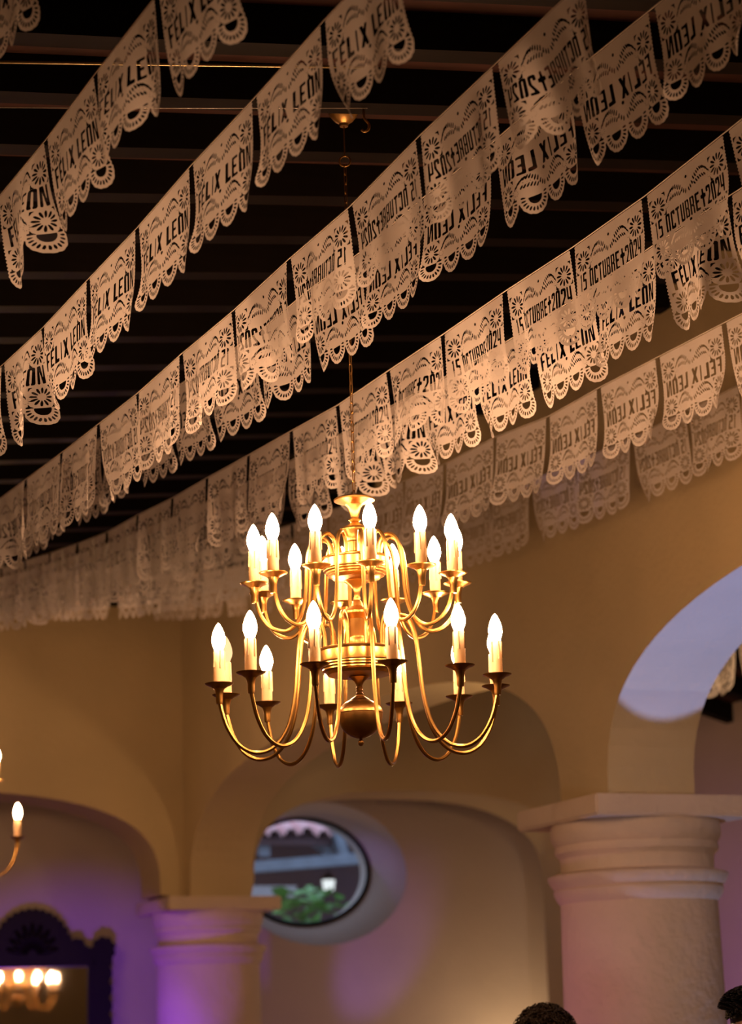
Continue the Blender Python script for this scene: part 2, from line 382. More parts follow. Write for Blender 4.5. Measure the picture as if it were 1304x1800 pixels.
def make_chandelier(ceil_z, arms=12, dim_arm=(8,)):
    root = empty('chandelier', (CX, CY, CAMH))
    n = 40
    def part(name, lst, m, parent=root, seg=n, sharp=30):
        bm = bmesh.new(); lathe_bm(bm, prof(lst), seg)
        return link(name, bm_mesh(name, bm, m, True, R(sharp)), parent)
    part('top_dish', [(58,0),(60,12),(56,40),(54,70),(60,80),(66,79),(72,58),(80,36),(92,26),(110,20),(126,16),(132,16),(135,22),(141,24),(146,20),(149,14),(150,0)], M_BRASS)
    part('upper_stem', [(148,0),(149,14),(156,24),(164,40),(172,54),(178,57),(184,54),(192,46),(205,38),(215,33),(222,33),(226,30),(262,30),(268,34),(276,40),(284,44),(290,44),(291,0)], M_BRASS)
    part('upper_drum', [(286,0),(286,132),(289,136),(293,134),(296,128),(324,128),(328,130),(332,126),(336,126),(340,118),(345,118),(349,110),(353,110),(356,100),(364,92),(372,50),(373,0)], M_BRASS)
    part('middle_stem', [(368,0),(368,46),(374,48),(380,42),(390,26),(402,16),(418,13),(432,12),(440,15),(446,13),(452,18),(460,22),(470,26),(482,44),(492,56),(500,58),(508,50),(516,42),(520,38),(585,36),(595,40),(602,46),(612,48),(622,52),(634,56),(638,0)], M_BRASS)
    part('lower_drum', [(636,0),(636,164),(640,168),(645,166),(648,160),(684,158),(688,160),(692,156),(697,156),(701,148),(706,148),(711,140),(716,140),(721,128),(732,120),(738,40),(739,0)], M_BRASS)
    part('lower_stem', [(734,0),(735,38),(741,40),(746,32),(756,20),(768,13),(776,11),(780,14),(785,11),(790,14),(796,11),(802,15),(808,13),(814,22),(822,34),(826,40),(829,0)], M_BRASSD)
    part('ball', [(824,0),(825,34),(832,50),(842,66),(852,77),(862,84),(868,87),(876,88),(879,86),(882,86),(894,85),(908,82),(924,76),(938,67),(950,55),(959,42),(966,28),(971,12),(972,0)], M_BRASSD, seg=48)
    part('finial', [(966,0),(968,8),(974,6),(979,9),(985,11.5),(991,11),(997,7),(1000,0)], M_BRASSD, seg=20)
    # arms: profile (radius, height above the drum's top), pan, sleeve and bulb on the end
    def tier(z0, cup_r, cup_z, pts, count, phase, m_arm, m_pan, dim=()):
        bm = bmesh.new(); tube_bm(bm, [(p.x, 0, z0+p.z) for p in spline([(r, 0, z) for r, z in pts], 5)], .0056, 8)
        bmesh.ops.recalc_face_normals(bm, faces=bm.faces)
        lathe_bm(bm, [(.0, z0+cup_z-.052), (.0085, z0+cup_z-.052), (.0098, z0+cup_z-.046), (.0095, z0+cup_z-.03), (.0125, z0+cup_z-.014), (.019, z0+cup_z-.004), (.0, z0+cup_z-.003)], 16, cup_r, 0)
        arm_me = bm_mesh('arm', bm, m_arm, True, R(40))
        bm = bmesh.new(); zc = z0+cup_z
        lathe_bm(bm, [(0, zc-.010), (.016, zc-.009), (.024, zc-.0035), (.034, zc+.0005), (.0395, zc+.0035), (.040, zc+.005), (.034, zc+.0035), (.022, zc+.0005), (.0, zc)], 28, cup_r, 0)
        pan_me = bm_mesh('drip_pan', bm, m_pan, True, R(60))
        bm = bmesh.new(); zs = zc+.001; hs = .095
        lathe_bm(bm, [(0, zs), (.0155, zs), (.0158, zs+.03), (.0152, zs+.06), (.0155, zs+hs-.006), (.0145, zs+hs), (.0, zs+hs-.001)], 18, cup_r, 0)
        rnd = random.Random(5)
        for k in range(5):                     # wax drips run down from the rim
            a = k*1.27+.4; ln = rnd.uniform(.025, .06); x = cup_r+.0157*math.cos(a); yy = .0157*math.sin(a)
            tube_bm(bm, [(x, yy, zs+hs-.002), (x, yy, zs+hs-.5*ln), (x, yy, zs+hs-ln)], [.0018, .0022, .003], 6)
        sl_me = bm_mesh('candle_sleeve', bm, M_SLEEVE, True, R(50))
        bm = bmesh.new(); zb = zs+hs-.002
        lathe_bm(bm, [(0, zb), (.0105, zb), (.0135, zb+.008), (.0180, zb+.020), (.0196, zb+.029), (.0184, zb+.041), (.0146, zb+.055), (.0092, zb+.067), (.0044, zb+.075), (.0, zb+.079)], 16, cup_r, 0)
        bulb_me = bm_mesh('bulb', bm, M_BULB, True)
        dim_me = bulb_me.copy(); dim_me.materials[0] = M_BULBDIM
        for k in range(count):
            ang = YAW_AXIS + R(phase + 360/count*k)
            a = link('arm', arm_me, root); a.rotation_euler = (0, 0, ang)
            link('drip_pan', pan_me, a); link('candle_sleeve', sl_me, a)
            b = link('bulb', dim_me if k in dim else bulb_me, a)
            if k in dim: b['label'] = 'dim clear bulb'
    # angle 0 points at the viewer and grows to the viewer's right
    YAW_AXIS = math.atan2(-CY, -CX)
    up = [(.070,-.005),(.071,.03),(.080,.052),(.098,.062),(.118,.052),(.133,.02),(.140,-.04),(.147,-.12),(.165,-.175),(.200,-.205),(.240,-.196),(.268,-.165),(.282,-.125),(.286,-.095),(.287,-.06)]
    tier(yz(290), .287, -.074, [(r, z) for r, z in up[:-1]] + [(.287,-.085)], arms, 8 if arms == 12 else 20, M_BRASS, M_BRASS)
    lo = [(.096,-.005),(.097,.05),(.108,.082),(.128,.092),(.150,.080),(.165,.04),(.173,-.03),(.183,-.13),(.205,-.215),(.245,-.268),(.295,-.283),(.340,-.262),(.372,-.215),(.388,-.165),(.393,-.14)]
    tier(yz(642), .393, -.098, lo, arms, 13 if arms == 12 else 25, M_BRASS, M_BRASSD, dim=dim_arm)
    # chain up to the ring under the ceiling rose
    ztop = ceil_z - CAMH
    ch = link('chain', None, root)
    z = yz(60)-.006; zr = ztop - .155
    bm = bmesh.new(); L, W_ = .0165, .0085
    tube_bm(bm, [(W_*.5*math.cos(a), 0, max(-1, min(1, math.sin(a)*1.6))*L) for a in [2*math.pi*i/14 for i in range(14)]], .0016, 6, True)
    lk = bm_mesh('chain_link', bm, M_BRASSD, True); k = 0
    while z + 2*L < zr:
        o = link('chain_link', lk, ch, (0, 0, z + L)); o.rotation_euler = (0, 0, (k % 2)*math.pi/2 + .5); z += 2*L - .0042; k += 1
    bm = bmesh.new(); tube_bm(bm, [(.016*math.cos(2*math.pi*i/24), 0, z+.014+.016*math.sin(2*math.pi*i/24)) for i in range(24)], .0028, 8, True)
    o = link('hanging_ring', bm_mesh('hanging_ring', bm, M_BRASSD, True), root); o.rotation_euler = (0, 0, -YAW)
    bm = bmesh.new(); tube_bm(bm, [(0, 0, z+.029), (0, 0, ztop-.03)], .0022, 8)
    link('hanging_rod', bm_mesh('hanging_rod', bm, M_BRASSD), root)
    bm = bmesh.new(); lathe_bm(bm, [(0, ztop-.052), (.012, ztop-.052), (.014, ztop-.044), (.028, ztop-.034), (.042, ztop-.016), (.047, ztop-.006), (.048, ztop), (0, ztop)], 28)
    tube_bm(bm, [(0, 0, ztop-.01), (0, 0, zceil(CX)-CAMH+.12)], .006, 8)
    link('ceiling_rose', bm_mesh('ceiling_rose', bm, M_BRASSD, True, R(40)), root)
    return root

chand = make_chandelier(CAMH + 2.70)
tag(chand, 'two-tier brass candle chandelier in the middle hanging on a long chain', 'chandelier', 'brass chandeliers')
ch2 = make_chandelier(CAMH + 2.664 - .10, 6, ())
ch2.location = (2.45, 11.80, CAMH + .118); ch2.rotation_euler = (0, 0, R(4))
tag(ch2, 'farther brass candle chandelier cut off by the left edge', 'chandelier', 'brass chandeliers')
hk = bpy.data.meshes.new('hook'); bm = bmesh.new()
tube_bm(bm, spline([(0,0,.06),(0,0,.03),(.004,0,.018),(.014,0,.004),(.012,0,-.012),(0,0,-.018),(-.008,0,-.012)], 5), .004, 8)
hook = link('ceiling_hook', bm_mesh('ceiling_hook', bm, M_BRASSD, True), None, (2.42, 5.853, zceil(2.42)-.055)); hook.rotation_euler = (0,0,-YAW)
tag(hook, 'small brass hook screwed into the beam beside the chandelier rose', 'hook')

# thin pipe and clear wire run under the beams in the upper left
def run(name, p0, p1, rad, m, label, cat, sag=0.0):
    bm = bmesh.new(); n = 14
    tube_bm(bm, [Vector(p0).lerp(Vector(p1), i/n) + Vector((0,0,-sag*4*(i/n)*(1-i/n))) for i in range(n+1)], rad, 8)
    return tag(link(name, bm_mesh(name, bm, m, True)), label, cat)
run('ceiling_pipe', (-.6, 5.838, zceil(-.6)-.014), (2.30, 5.536, zceil(2.30)-.014), .0042, M_PIPE, 'thin pale brass pipe running across under the dark beams at upper left', 'pipe')
run('ceiling_wire', (-.6, 6.11, zceil(-.6)-.02), (2.41, 5.80, zceil(2.41)-.022), .0016, M_WIRE, 'thin clear wire below the pipe, reaching the chandelier hook', 'wire', .01)

# ------------------------------------------------------------------ paper banners: lace cut out of one sheet
FW, FH, FV = .325, .262, .806                  # width, height, height in units of the width
PX = 8; NXG, NYG = 132, 108                     # raster pixels per grid cell, grid cells
RW, RH = NXG*PX, NYG*PX
UMARG = .012
US = (1 + 2*UMARG)/RW                           # raster pixel in width units
def to_px(u, v): return (u + UMARG)/US, (v + UMARG)/US

def banner_field(text):
    F = np.zeros((RH, RW), np.float32)
    yy, xx = np.mgrid[0:RH, 0:RW]; U = (xx+.5)*US - UMARG; V = (yy+.5)*US - UMARG
    side = .013*np.abs(np.sin(np.pi*V/.030))
    body = (U > .013 - side) & (U < .987 + side) & (V > 0) & (V < .685)
    F[body] = 1
    for i in range(4):
        cu = .125 + .25*i; dx = (U-cu)/.122; dy = (V-.670)/.132; th = np.arctan2(dy, dx); r = np.sqrt(dx*dx+dy*dy)
        F[(r < .965 + .035*np.abs(np.sin(th*7.5))) & (V > .66)] = 1
    def window(u0, u1, v0, v1):
        x0, y0 = to_px(u0, v0); x1, y1 = to_px(u1, v1)
        return slice(max(0, int(y0)-1), min(RH, int(y1)+2)), slice(max(0, int(x0)-1), min(RW, int(x1)+2))
    def ell(cu, cv, a, b, ang=0.0, half=None):
        m = max(a, b); s = window(cu-m, cu+m, cv-m, cv+m); dx = U[s]-cu; dy = V[s]-cv; c, q = math.cos(ang), math.sin(ang)
        e = ((dx*c+dy*q)/a)**2 + ((-dx*q+dy*c)/b)**2 < 1
        if half: e &= dy > 0
        F[s][e] = 0
    def leaf(cu, cv, a, b, ang):               # pointed petal
        m = a; s = window(cu-m, cu+m, cv-m, cv+m); dx = U[s]-cu; dy = V[s]-cv; c, q = math.cos(ang), math.sin(ang)
        t = (dx*c+dy*q)/a; w = -dx*q+dy*c
        F[s][(np.abs(t) < 1) & (np.abs(w) < b*np.sqrt(np.maximum(0, 1-t*t))*(.75+.25*t))] = 0
    def poly(pts):
        us = [p[0] for p in pts]; vs = [p[1] for p in pts]; s = window(min(us), max(us), min(vs), max(vs)); u = U[s]; v = V[s]
        ins = np.zeros(u.shape, bool); j = len(pts)-1
        for i in range(len(pts)):
            (a, b), (c, d) = pts[i], pts[j]
            if b != d: ins ^= ((b > v) != (d > v)) & (u < (c-a)*(v-b)/(d-b) + a)
            j = i
        F[s][ins] = 0
    def flower(cu, cv, r):
        for k in range(12):
            a = 2*math.pi*k/12 + .13; leaf(cu+.63*r*math.cos(a), cv+.63*r*math.sin(a), .33*r, .135*r, a)
        for sx in (-1, 1):
            for sy in (-1, 1):
                q = r*1.06; poly([(cu+sx*q, cv+sy*q), (cu+sx*q*.52, cv+sy*q), (cu+sx*q*.84, cv+sy*q*.84), (cu+sx*q, cv+sy*q*.52)])
    def garland(v0):
        for s in (-1, 1):
            for k in range(12):                # outer row over the hump
                t = k/11; u = .245 + .235*t; h = math.sin(math.pi*min(1, t*1.18)**.8)
                v = v0 + .055 - .062*h + .045*max(0, t-.72)/.28
                leaf(.5+s*(.5-u), v, .0240, .0092, s*(math.pi*.5 - .75 + .5*t) if s > 0 else -(math.pi*.5-.75+.5*t)+math.pi)
            for k in range(6):                 # inner row
                t = k/5; u = .285 + .125*t; v = v0 + .068 + .014*t - .012*math.sin(math.pi*t)
                leaf(.5+s*(.5-u), v, .0235, .0090, s*1.0 if s > 0 else math.pi-1.0)
            for k in range(7):                 # dotted vein between them
                t = k/6; ell(.5+s*(.5-(.27+.17*t)), v0 + .035 + .024*t - .014*math.sin(math.pi*t), .0052, .0052)
            for k in range(9):                 # small rosette beside the flower
                a = 2*math.pi*k/9; leaf(.5+s*.268+.022*math.cos(a), v0+.103+.022*math.sin(a), .009, .004, a)
    ell(.5, .092, .0135, .0135); garland(.108); flower(.122, .180, .096); flower(.878, .180, .096)
    ell(.5, .470, .0155, .0155); garland(.482); flower(.122, .556, .088); flower(.878, .556, .088)
    for i in range(4):
        cu = .125 + .25*i; ell(cu, .652, .056, .064, 0, True)
        for k in range(13):
            a = math.pi*(-.03 + 1.06*k/12); leaf(cu+.091*math.cos(a), .655+.101*math.sin(a), .0205, .0105, math.atan2(.101*math.sin(a), .091*math.cos(a)))
    # lettering, cut as stencil bars
    tw, hb = .39, .14
    G = {'F': [[0,0,tw,1],[0,0,1,hb],[0,.43,.8,.57]], 'E': [[0,0,tw,1],[0,0,1,hb],[0,.43,.8,.57],[0,1-hb,1,1]], 'L': [[0,0,tw+.08,1],[0,.80,1,1]],
         'I': [[.28,0,.72,1]], 'N': [[0,0,.27,1],[.73,0,1,1]], 'O': [[0,.05,tw,.95],[1-tw,.05,1,.95],[.08,0,.92,.12],[.08,.88,.43,1],[.57,.88,.92,1]],
         '0': [[0,.05,tw,.95],[1-tw,.05,1,.95],[.08,0,.92,.12],[.08,.88,.43,1],[.57,.88,.92,1]],
         '1': [[.34,0,.74,1],[.12,.06,.36,.2]], '5': [[0,0,1,hb],[0,0,tw,.5],[0,.38,.85,.51],[1-tw,.42,1,.95],[0,.87,.9,1]],
         'C': [[0,.05,tw,.95],[.1,0,1,hb],[.1,1-hb,1,1],[1-tw,0,1,.26],[1-tw,.74,1,1]], 'T': [[0,0,1,hb],[.33,0,.67,1]], 'U': [[0,0,tw,.93],[1-tw,0,1,.93],[.08,.87,.92,1]],
         'B': [[0,0,.34,1],[.64,.06,.95,.42],[.64,.58,1,.94],[.44,0,.85,.12],[.44,.43,.88,.57],[.44,.88,.9,1]], 'R': [[0,0,.34,1],[.64,.06,.98,.46],[.44,0,.88,.12],[.44,.44,.86,.58],[.66,.56,1,1]],
         '2': [[0,.05,tw,.3],[.08,0,.9,hb],[1-tw,.05,1,.44],[0,.86,1,1]], '4': [[0,0,.30,.66],[0,.58,.56,.70],[.62,0,1,1]]}
    X = {'X': [[(0,0),(.36,0),(1,1),(.64,1)],[(.64,0),(1,0),(.36,1),(0,1)]], 'N': [[(.2,0),(.44,0),(.8,1),(.56,1)]], '2': [[(.66,.42),(1,.42),(.40,.88),(.02,.88)]],
         '+': [[(.34,0),(.66,0),(.66,.28),(1,.28),(1,.50),(.66,.50),(.66,1),(.34,1),(.34,.50),(0,.50),(0,.28),(.34,.28)]]}
    WD = {'I': .5, ' ': .45, '1': .62, '+': 1.15, 'X': 1.15}
    tot = sum(WD.get(c, 1) for c in text) + .20*(len(text)-1); sc = .875/tot; u = .0625; v0, vh = .286, .160
    for c in text:
        w = WD.get(c, 1)*sc
        for a in G.get(c, []): poly([(u+a[0]*w, v0+a[1]*vh), (u+a[2]*w, v0+a[1]*vh), (u+a[2]*w, v0+a[3]*vh), (u+a[0]*w, v0+a[3]*vh)])
        for p in X.get(c, []): poly([(u+x*w, v0+y*vh) for x, y in p])
        u += w + .20*sc
    return F

def banner_template(text):
    """marching squares over the cut sheet -> flat outline-accurate mesh in (u, v)"""
    F = banner_field(text)
    P = np.pad(F, PX//2)                       # node value = mean over one cell around it
    c = np.cumsum(np.cumsum(P, 0), 1); c = np.pad(c, ((1,0),(1,0)))
    iy = np.arange(NYG+1)*PX; ix = np.arange(NXG+1)*PX
    iy2 = np.minimum(iy+PX, P.shape[0]); ix2 = np.minimum(ix+PX, P.shape[1])
    S = (c[np.ix_(iy2, ix2)] - c[np.ix_(iy, ix2)] - c[np.ix_(iy2, ix)] + c[np.ix_(iy, ix)])/(PX*PX)
    S[0, :] = S[-1, :] = 0; S[:, 0] = S[:, -1] = 0
    V, idx, faces = [], {}, []
    def node(i, j):
        k = (i, j)
        if k not in idx: idx[k] = len(V); V.append((j*PX*US - UMARG, i*PX*US - UMARG))
        return idx[k]
    def edge(i, j, k, l):
        key = (i, j, k, l) if (i, j) < (k, l) else (k, l, i, j)
        if key not in idx:
            a, b = S[key[0], key[1]], S[key[2], key[3]]; t = min(.95, max(.05, (.5-a)/(b-a)))
            idx[key] = len(V); V.append(((key[1]+t*(key[3]-key[1]))*PX*US - UMARG, (key[0]+t*(key[2]-key[0]))*PX*US - UMARG))
        return idx[key]
    In = S >= .5
    for i in range(NYG):
        for j in range(NXG):
            q = ((i, j), (i+1, j), (i+1, j+1), (i, j+1)); s = [In[p] for p in q]; n = sum(s)
            if n == 0: continue
            if n == 4: faces.append([node(*p) for p in q]); continue
            f = []
            for k in range(4):
                p, r = q[k], q[(k+1) % 4]
                if s[k]: f.append(node(*p))
                if s[k] != s[(k+1) % 4]: f.append(edge(*p, *r))
            if len(f) >= 3: faces.append(f)
    return np.array(V), faces

def banner_mesh(name, tpl, seed, fold):
    V, faces = tpl; rnd = random.Random(seed); u, v = V[:, 0], V[:, 1]; t = v/FV
    y = np.zeros_like(u); x = u - .5
    for f, a in ((rnd.uniform(.7, 1.3), fold), (rnd.uniform(1.6, 2.6), fold*.45), (rnd.uniform(3, 4), fold*.12)):
        ph = rnd.uniform(0, 1); g = np.clip(t*1.5, 0, 1)**.9
        y += a*np.sin(2*math.pi*(f*u + ph))*g
        x = (x)*(1 - .25*(2*math.pi*f*a/FW)**2*g*.6)
    z = -v.copy()
    for side in (0, 1):                         # corners of the paper curl
        c = rnd.choice([0, .3, .7, 1.0])*rnd.choice([-1, 1]); e = u if side == 0 else 1-u
        w = np.clip((.28 - e)/.28, 0, 1)*np.clip((t-.35)/.65, 0, 1)
        y += c*.06*w*w; x += (1 if side == 0 else -1)*.05*abs(c)*w*w
    y += rnd.uniform(-.018, .018)*t
    co = np.c_[x*FW, y, z*FW]
    me = bpy.data.meshes.new(name); me.from_pydata(co.tolist(), [], faces); me.materials.append(M_PAPER)
    me.polygons.foreach_set('use_smooth', [True]*len(me.polygons)); me.update()
    return me

TPL = {'name': banner_template('FELIX LEON'), 'date': banner_template('15 OCTUBRE+2024')}
FOLDS = [.004, .007, .011, .016, .024]
BMESH = {k: [banner_mesh('hanging_banner', TPL[k], 11*i + (3 if k == 'date' else 40), f) for i, f in enumerate(FOLDS)] for k in TPL}

ROWS = {
    'Z': [(1.066,4.846,2.408), (1.115,4.504,2.416)],
    'A': [(1.263,5.491,2.124), (1.302,5.148,2.156), (1.338,4.832,2.200), (1.381,4.493,2.247), (1.429,4.153,2.279)],
    'B': [(1.478,6.813,1.982), (1.512,6.476,1.995), (1.546,6.139,2.009), (1.581,5.787,2.041), (1.617,5.448,2.072), (1.654,5.110,2.119), (1.696,4.761,2.158), (1.739,4.426,2.207), (1.786,4.093,2.253)],
    'C': [(1.820,7.940,1.930), (1.852,7.582,1.936), (1.883,7.224,1.942), (1.914,6.887,1.953), (1.946,6.561,1.967), (1.980,6.232,1.996), (2.020,5.876,2.022), (2.061,5.537,2.063), (2.106,5.203,2.098), (2.154,4.869,2.162), (2.209,4.540,2.221), (2.275,4.196,2.292)],
    'C2': [(2.034,8.937,2.133), (2.063,8.625,2.133), (2.092,8.313,2.133), (2.121,8.000,2.133), (2.149,7.688,2.133), (2.178,7.376,2.133), (2.207,7.063,2.133), (2.236,6.751,2.133), (2.273,6.377,2.134), (2.306,6.038,2.161), (2.344,5.696,2.174), (2.380,5.375,2.210), (2.425,5.019,2.239), (2.472,4.668,2.285), (2.521,4.349,2.320), (2.570,4.031,2.356)],
    'D': [(2.344,10.485,2.211), (2.370,10.152,2.176), (2.397,9.818,2.141), (2.423,9.485,2.106), (2.451,9.143,2.077), (2.479,8.798,2.051), (2.506,8.461,2.047), (2.537,8.109,2.035), (2.565,7.781,2.035), (2.598,7.420,2.032), (2.631,7.079,2.033), (2.666,6.741,2.033), (2.701,6.399,2.053), (2.739,6.063,2.073), (2.780,5.715,2.100), (2.825,5.378,2.122), (2.871,5.049,2.156), (2.922,4.713,2.211), (2.972,4.378,2.265)],
    'D2': [(2.497,11.752,2.398), (2.524,11.411,2.354), (2.551,11.070,2.313), (2.578,10.728,2.275), (2.605,10.386,2.240), (2.632,10.043,2.208), (2.660,9.700,2.179), (2.687,9.357,2.154), (2.714,9.014,2.132), (2.741,8.671,2.113), (2.768,8.327,2.097), (2.795,7.984,2.085), (2.823,7.640,2.076), (2.850,7.296,2.070), (2.885,6.952,2.076), (2.912,6.606,2.071), (2.938,6.259,2.070), (2.962,5.927,2.075), (2.986,5.564,2.089), (3.007,5.236,2.106), (3.029,4.888,2.118), (3.051,4.540,2.129)],
    'E': [(3.096,12.173,2.599), (3.127,11.835,2.536), (3.159,11.496,2.479), (3.190,11.157,2.426), (3.221,10.817,2.377), (3.253,10.476,2.333), (3.284,10.135,2.294), (3.316,9.793,2.259), (3.348,9.451,2.229), (3.379,9.108,2.203), (3.411,8.765,2.183), (3.443,8.422,2.166), (3.463,8.079,2.154), (3.493,7.755,2.145), (3.528,7.385,2.156), (3.566,7.031,2.141), (3.600,6.713,2.159), (3.640,6.376,2.172), (3.684,6.027,2.186), (3.728,5.677,2.201)],
    'F': [(3.920,12.803,2.745), (3.937,12.463,2.687), (3.954,12.123,2.633), (3.971,11.782,2.581), (3.988,11.441,2.532), (4.005,11.099,2.487), (4.022,10.757,2.444), (4.039,10.415,2.405), (4.056,10.072,2.370), (4.074,9.729,2.339), (4.091,9.386,2.312), (4.108,9.042,2.289), (4.125,8.698,2.271), (4.142,8.353,2.264), (4.161,7.980,2.257), (4.182,7.557,2.243), (4.202,7.168,2.252), (4.219,6.823,2.252), (4.236,6.479,2.252)],
    'G': [(6.200,11.600,2.046), (6.200,11.255,2.026), (6.200,10.910,2.014), (6.200,10.565,2.010), (6.200,10.220,2.014), (6.200,9.875,2.026), (6.200,9.530,2.046), (6.200,9.185,2.074), (6.200,8.840,2.110)],
}

# rows: which lettering, seen from its front or back, how strongly the sheets fold, and where the row is
ROWINFO = {
    'Z': ('name', False, 'in the top left corner row'),
    'A': ('name', False, 'on first long bunting row from upper left'),
    'B': ('name', False, 'on second long bunting row from upper left'),
    'C': ('date', True, 'on third long bunting row from upper left'),
    'C2': ('name', True, 'on fourth row, hanging close behind the third'),
    'D': ('date', False, 'on fifth row, passing just behind the chandelier chain'),
    'D2': ('name', False, 'on sixth row, hanging close behind the fifth'),
    'E': ('name', True, 'on seventh row, second nearest to the arcade wall'),
    'F': ('date', True, 'on eighth row, nearest to the arcade wall'),
    'G': ('name', True, 'inside the right arch'),
}
ORD = ['zeroth','first','second','third','fourth','fifth','sixth','seventh','eighth','ninth','tenth','eleventh','twelfth','thirteenth','fourteenth','fifteenth','sixteenth','seventeenth','eighteenth','nineteenth','twentieth','twenty-first','twenty-second','twenty-third','twenty-fourth','twenty-fifth','twenty-sixth','twenty-seventh','twenty-eighth']
def to_pixel(p):
    d = Vector(p) - Vector((0, 0, CAMH)); w_ = d.dot(F0); return 652 + 4112.4*d.dot(R1)/w_, 900 - 4112.4*d.dot(U1)/w_
rng = random.Random(8)
for key, pts in ROWS.items():
    text, mirrored, where = ROWINFO[key]
    pts = [Vector((x, y, z + CAMH)) for x, y, z in pts]
    seen = 0
    for i in range(len(pts)-1):
        a, b = pts[i], pts[i+1]                # a is the farther end
        mid = (a+b)/2; L = (b-a).length
        px, py = to_pixel(mid - Vector((0, 0, .15)))
        if px < -45 or py < -75 or px > 1365: continue
        seen += 1
        wgt = {'C': (1,1,2,4,4), 'C2': (2,3,4,2,0), 'A': (2,3,3,3,1), 'B': (2,3,3,3,1), 'D': (3,3,3,2,1), 'E': (3,3,2,1,0), 'F': (3,3,2,1,0)}.get(key, (2,3,3,2,2))
        me = rng.choices(BMESH[text], wgt)[0]
        o = link('hanging_banner', me)
        d = (b-a).normalized(); up = Vector((0,0,1)); up = (up - d*up.dot(d)).normalized()
        if mirrored: d = -d
        n = up.cross(d)
        sx = (L-.022)/FW
        m4 = Matrix((d*sx, n, up)).transposed().to_4x4()
        m4.translation = mid - Vector((0,0,.004))
        o.matrix_world = m4
        words = 'FELIX LEON' if text == 'name' else '15 OCTUBRE 2024'
        tag(o, 'white cut-paper banner, ' + ORD[seen] + ' from left ' + where, 'banner', 'paper banners ' + where)
    # the cord itself
    v0 = (pts[0]-pts[1]).normalized(); v1 = (pts[-1]-pts[-2]).normalized()
    def to_beam(p, v, ymax):
        q = p.copy()
        while q.z < zceil(q.x)-.004 and q.y < ymax and q.y > -2.4: q = q + v*.05; v = (v + Vector((0,0,.01))).normalized()
        return q
    ends = (to_beam(pts[0], v0, 14.12 if key != 'G' else 13.99), to_beam(pts[-1], v1, 99))
    bm = bmesh.new(); tube_bm(bm, [ends[0]] + pts + [ends[1]], .0016, 6)
    tag(link('bunting_cord', bm_mesh('bunting_cord', bm, M_CORD, True)), 'thin white cord holding up the banners ' + where, 'cord', 'bunting cords')

# ------------------------------------------------------------------ carved mirror on the far wall
def make_mirror():
    root = empty('carved_mirror', (3.815, 15.385, CAMH), R(-10.8)); root.rotation_euler.x = -.013
    gw, top, bot, ow = .365, .617, -1.05, .525
    def front(name, pts, th, m, y0=0.0):
        bm = extrude_poly(pts, lambda p: (p[0], y0-th, p[1]), lambda p: (p[0], y0, p[1]))
        return link(name, bm_mesh(name, bm, m), root)
    def scallop(p, q, n, amp):                  # a beaded edge from p to q, bulging to the left of the way
        out = []; P, Q = Vector((*p, 0)), Vector((*q, 0)); d = (Q-P); nn = Vector((-d.y, d.x, 0)).normalized()
        for i in range(n*6):
            t = i/(n*6); w = P + d*t + nn*amp*abs(math.sin(math.pi*t*n)); out.append((w.x, w.y))
        return out
    # side rails and bottom rail with beaded outer edges
    for s in (1, -1):
        e = [(s*gw, bot), (s*gw, top), (s*(ow-.02), top)] if s > 0 else [(s*gw, bot), (s*gw, top), (s*(ow-.02), top)]
        edge = scallop((s*(ow-.02), top), (s*(ow-.02), bot-.12), 17, .022 if s > 0 else -.022)
        front('side_rail', e + edge + [(s*gw, bot-.12)], .05, M_FRAME)
    front('bottom_rail', [(-gw, bot-.12), (gw, bot-.12), (gw, bot), (-gw, bot)], .05, M_FRAME)
    # top rail carrying the crest: arched, edged with beads, with an ear at each end
    half = []
    for i in range(61):                        # from the crest's top down to the shoulder
        a = math.pi*.5*i/60*.90
        half.append((.265*math.sin(a) + .016*abs(math.sin(i*.42))*math.sin(a), .615 + .372*math.cos(a)**.8 + .014*abs(math.sin(i*.42))))
    half = half[:52] + [(.285, .80), (.335, .79), (.345, .755), (.375, .735), (.405, .735), (.41, .765)]
    crest = [(-x, z) for x, z in half[::-1]] + half
    base = [(.41, top), (-.41, top)]
    front('crest', crest + base, .055, M_FRAME)
    for s in (1, -1):
        ear = []
        for i in range(36):
            a = 2*math.pi*i/36; k = .066 + .012*abs(math.sin(4.5*a)); ear.append((s*(.468) + k*1.05*math.cos(a), .72 + k*1.15*math.sin(a)))
        front('corner_ear', ear, .07, M_FRAME)
        front('corner_block', [(s*.40, top-.001), (s*.525, top-.001), (s*.53, .70), (s*.40, .70)], .055, M_FRAME)
    # raised carving on the crest: a shell of petals
    bm = bmesh.new()
    for k in range(9):
        a = math.pi*(k+.5)/9
        tube_bm(bm, [(.03*math.cos(a), -.055, .70+.03*math.sin(a)), (.10*math.cos(a), -.064, .70+.11*math.sin(a)), (.17*math.cos(a), -.058, .70+.20*math.sin(a))], [.010, .022, .012], 8)
    link('shell_carving', bm_mesh('shell_carving', bm, M_FRAME, True), root)
    bm = bmesh.new(); box_bm(bm, (-gw, -.012, bot), (gw, -.004, top)); link('mirror_glass', bm_mesh('mirror_glass', bm, M_MIRROR), root)
    return tag(root, 'tall mirror in a black carved wooden frame with an arched crest', 'mirror')
make_mirror()

# ------------------------------------------------------------------ two guests at the bottom edge
M_SKIN = mat('skin', (0.42, 0.24, 0.17), .5)
M_HAIR_D = mat('dark_brown_hair', (0.022, 0.013, 0.008), .55)
M_HAIR_B = mat('black_hair', (0.010, 0.007, 0.006), .45)
M_SUIT = mat('dark_suit_cloth', (0.02, 0.02, 0.025), .8)
M_SHIRT = mat('white_shirt_cloth', (0.62, 0.60, 0.58), .8)

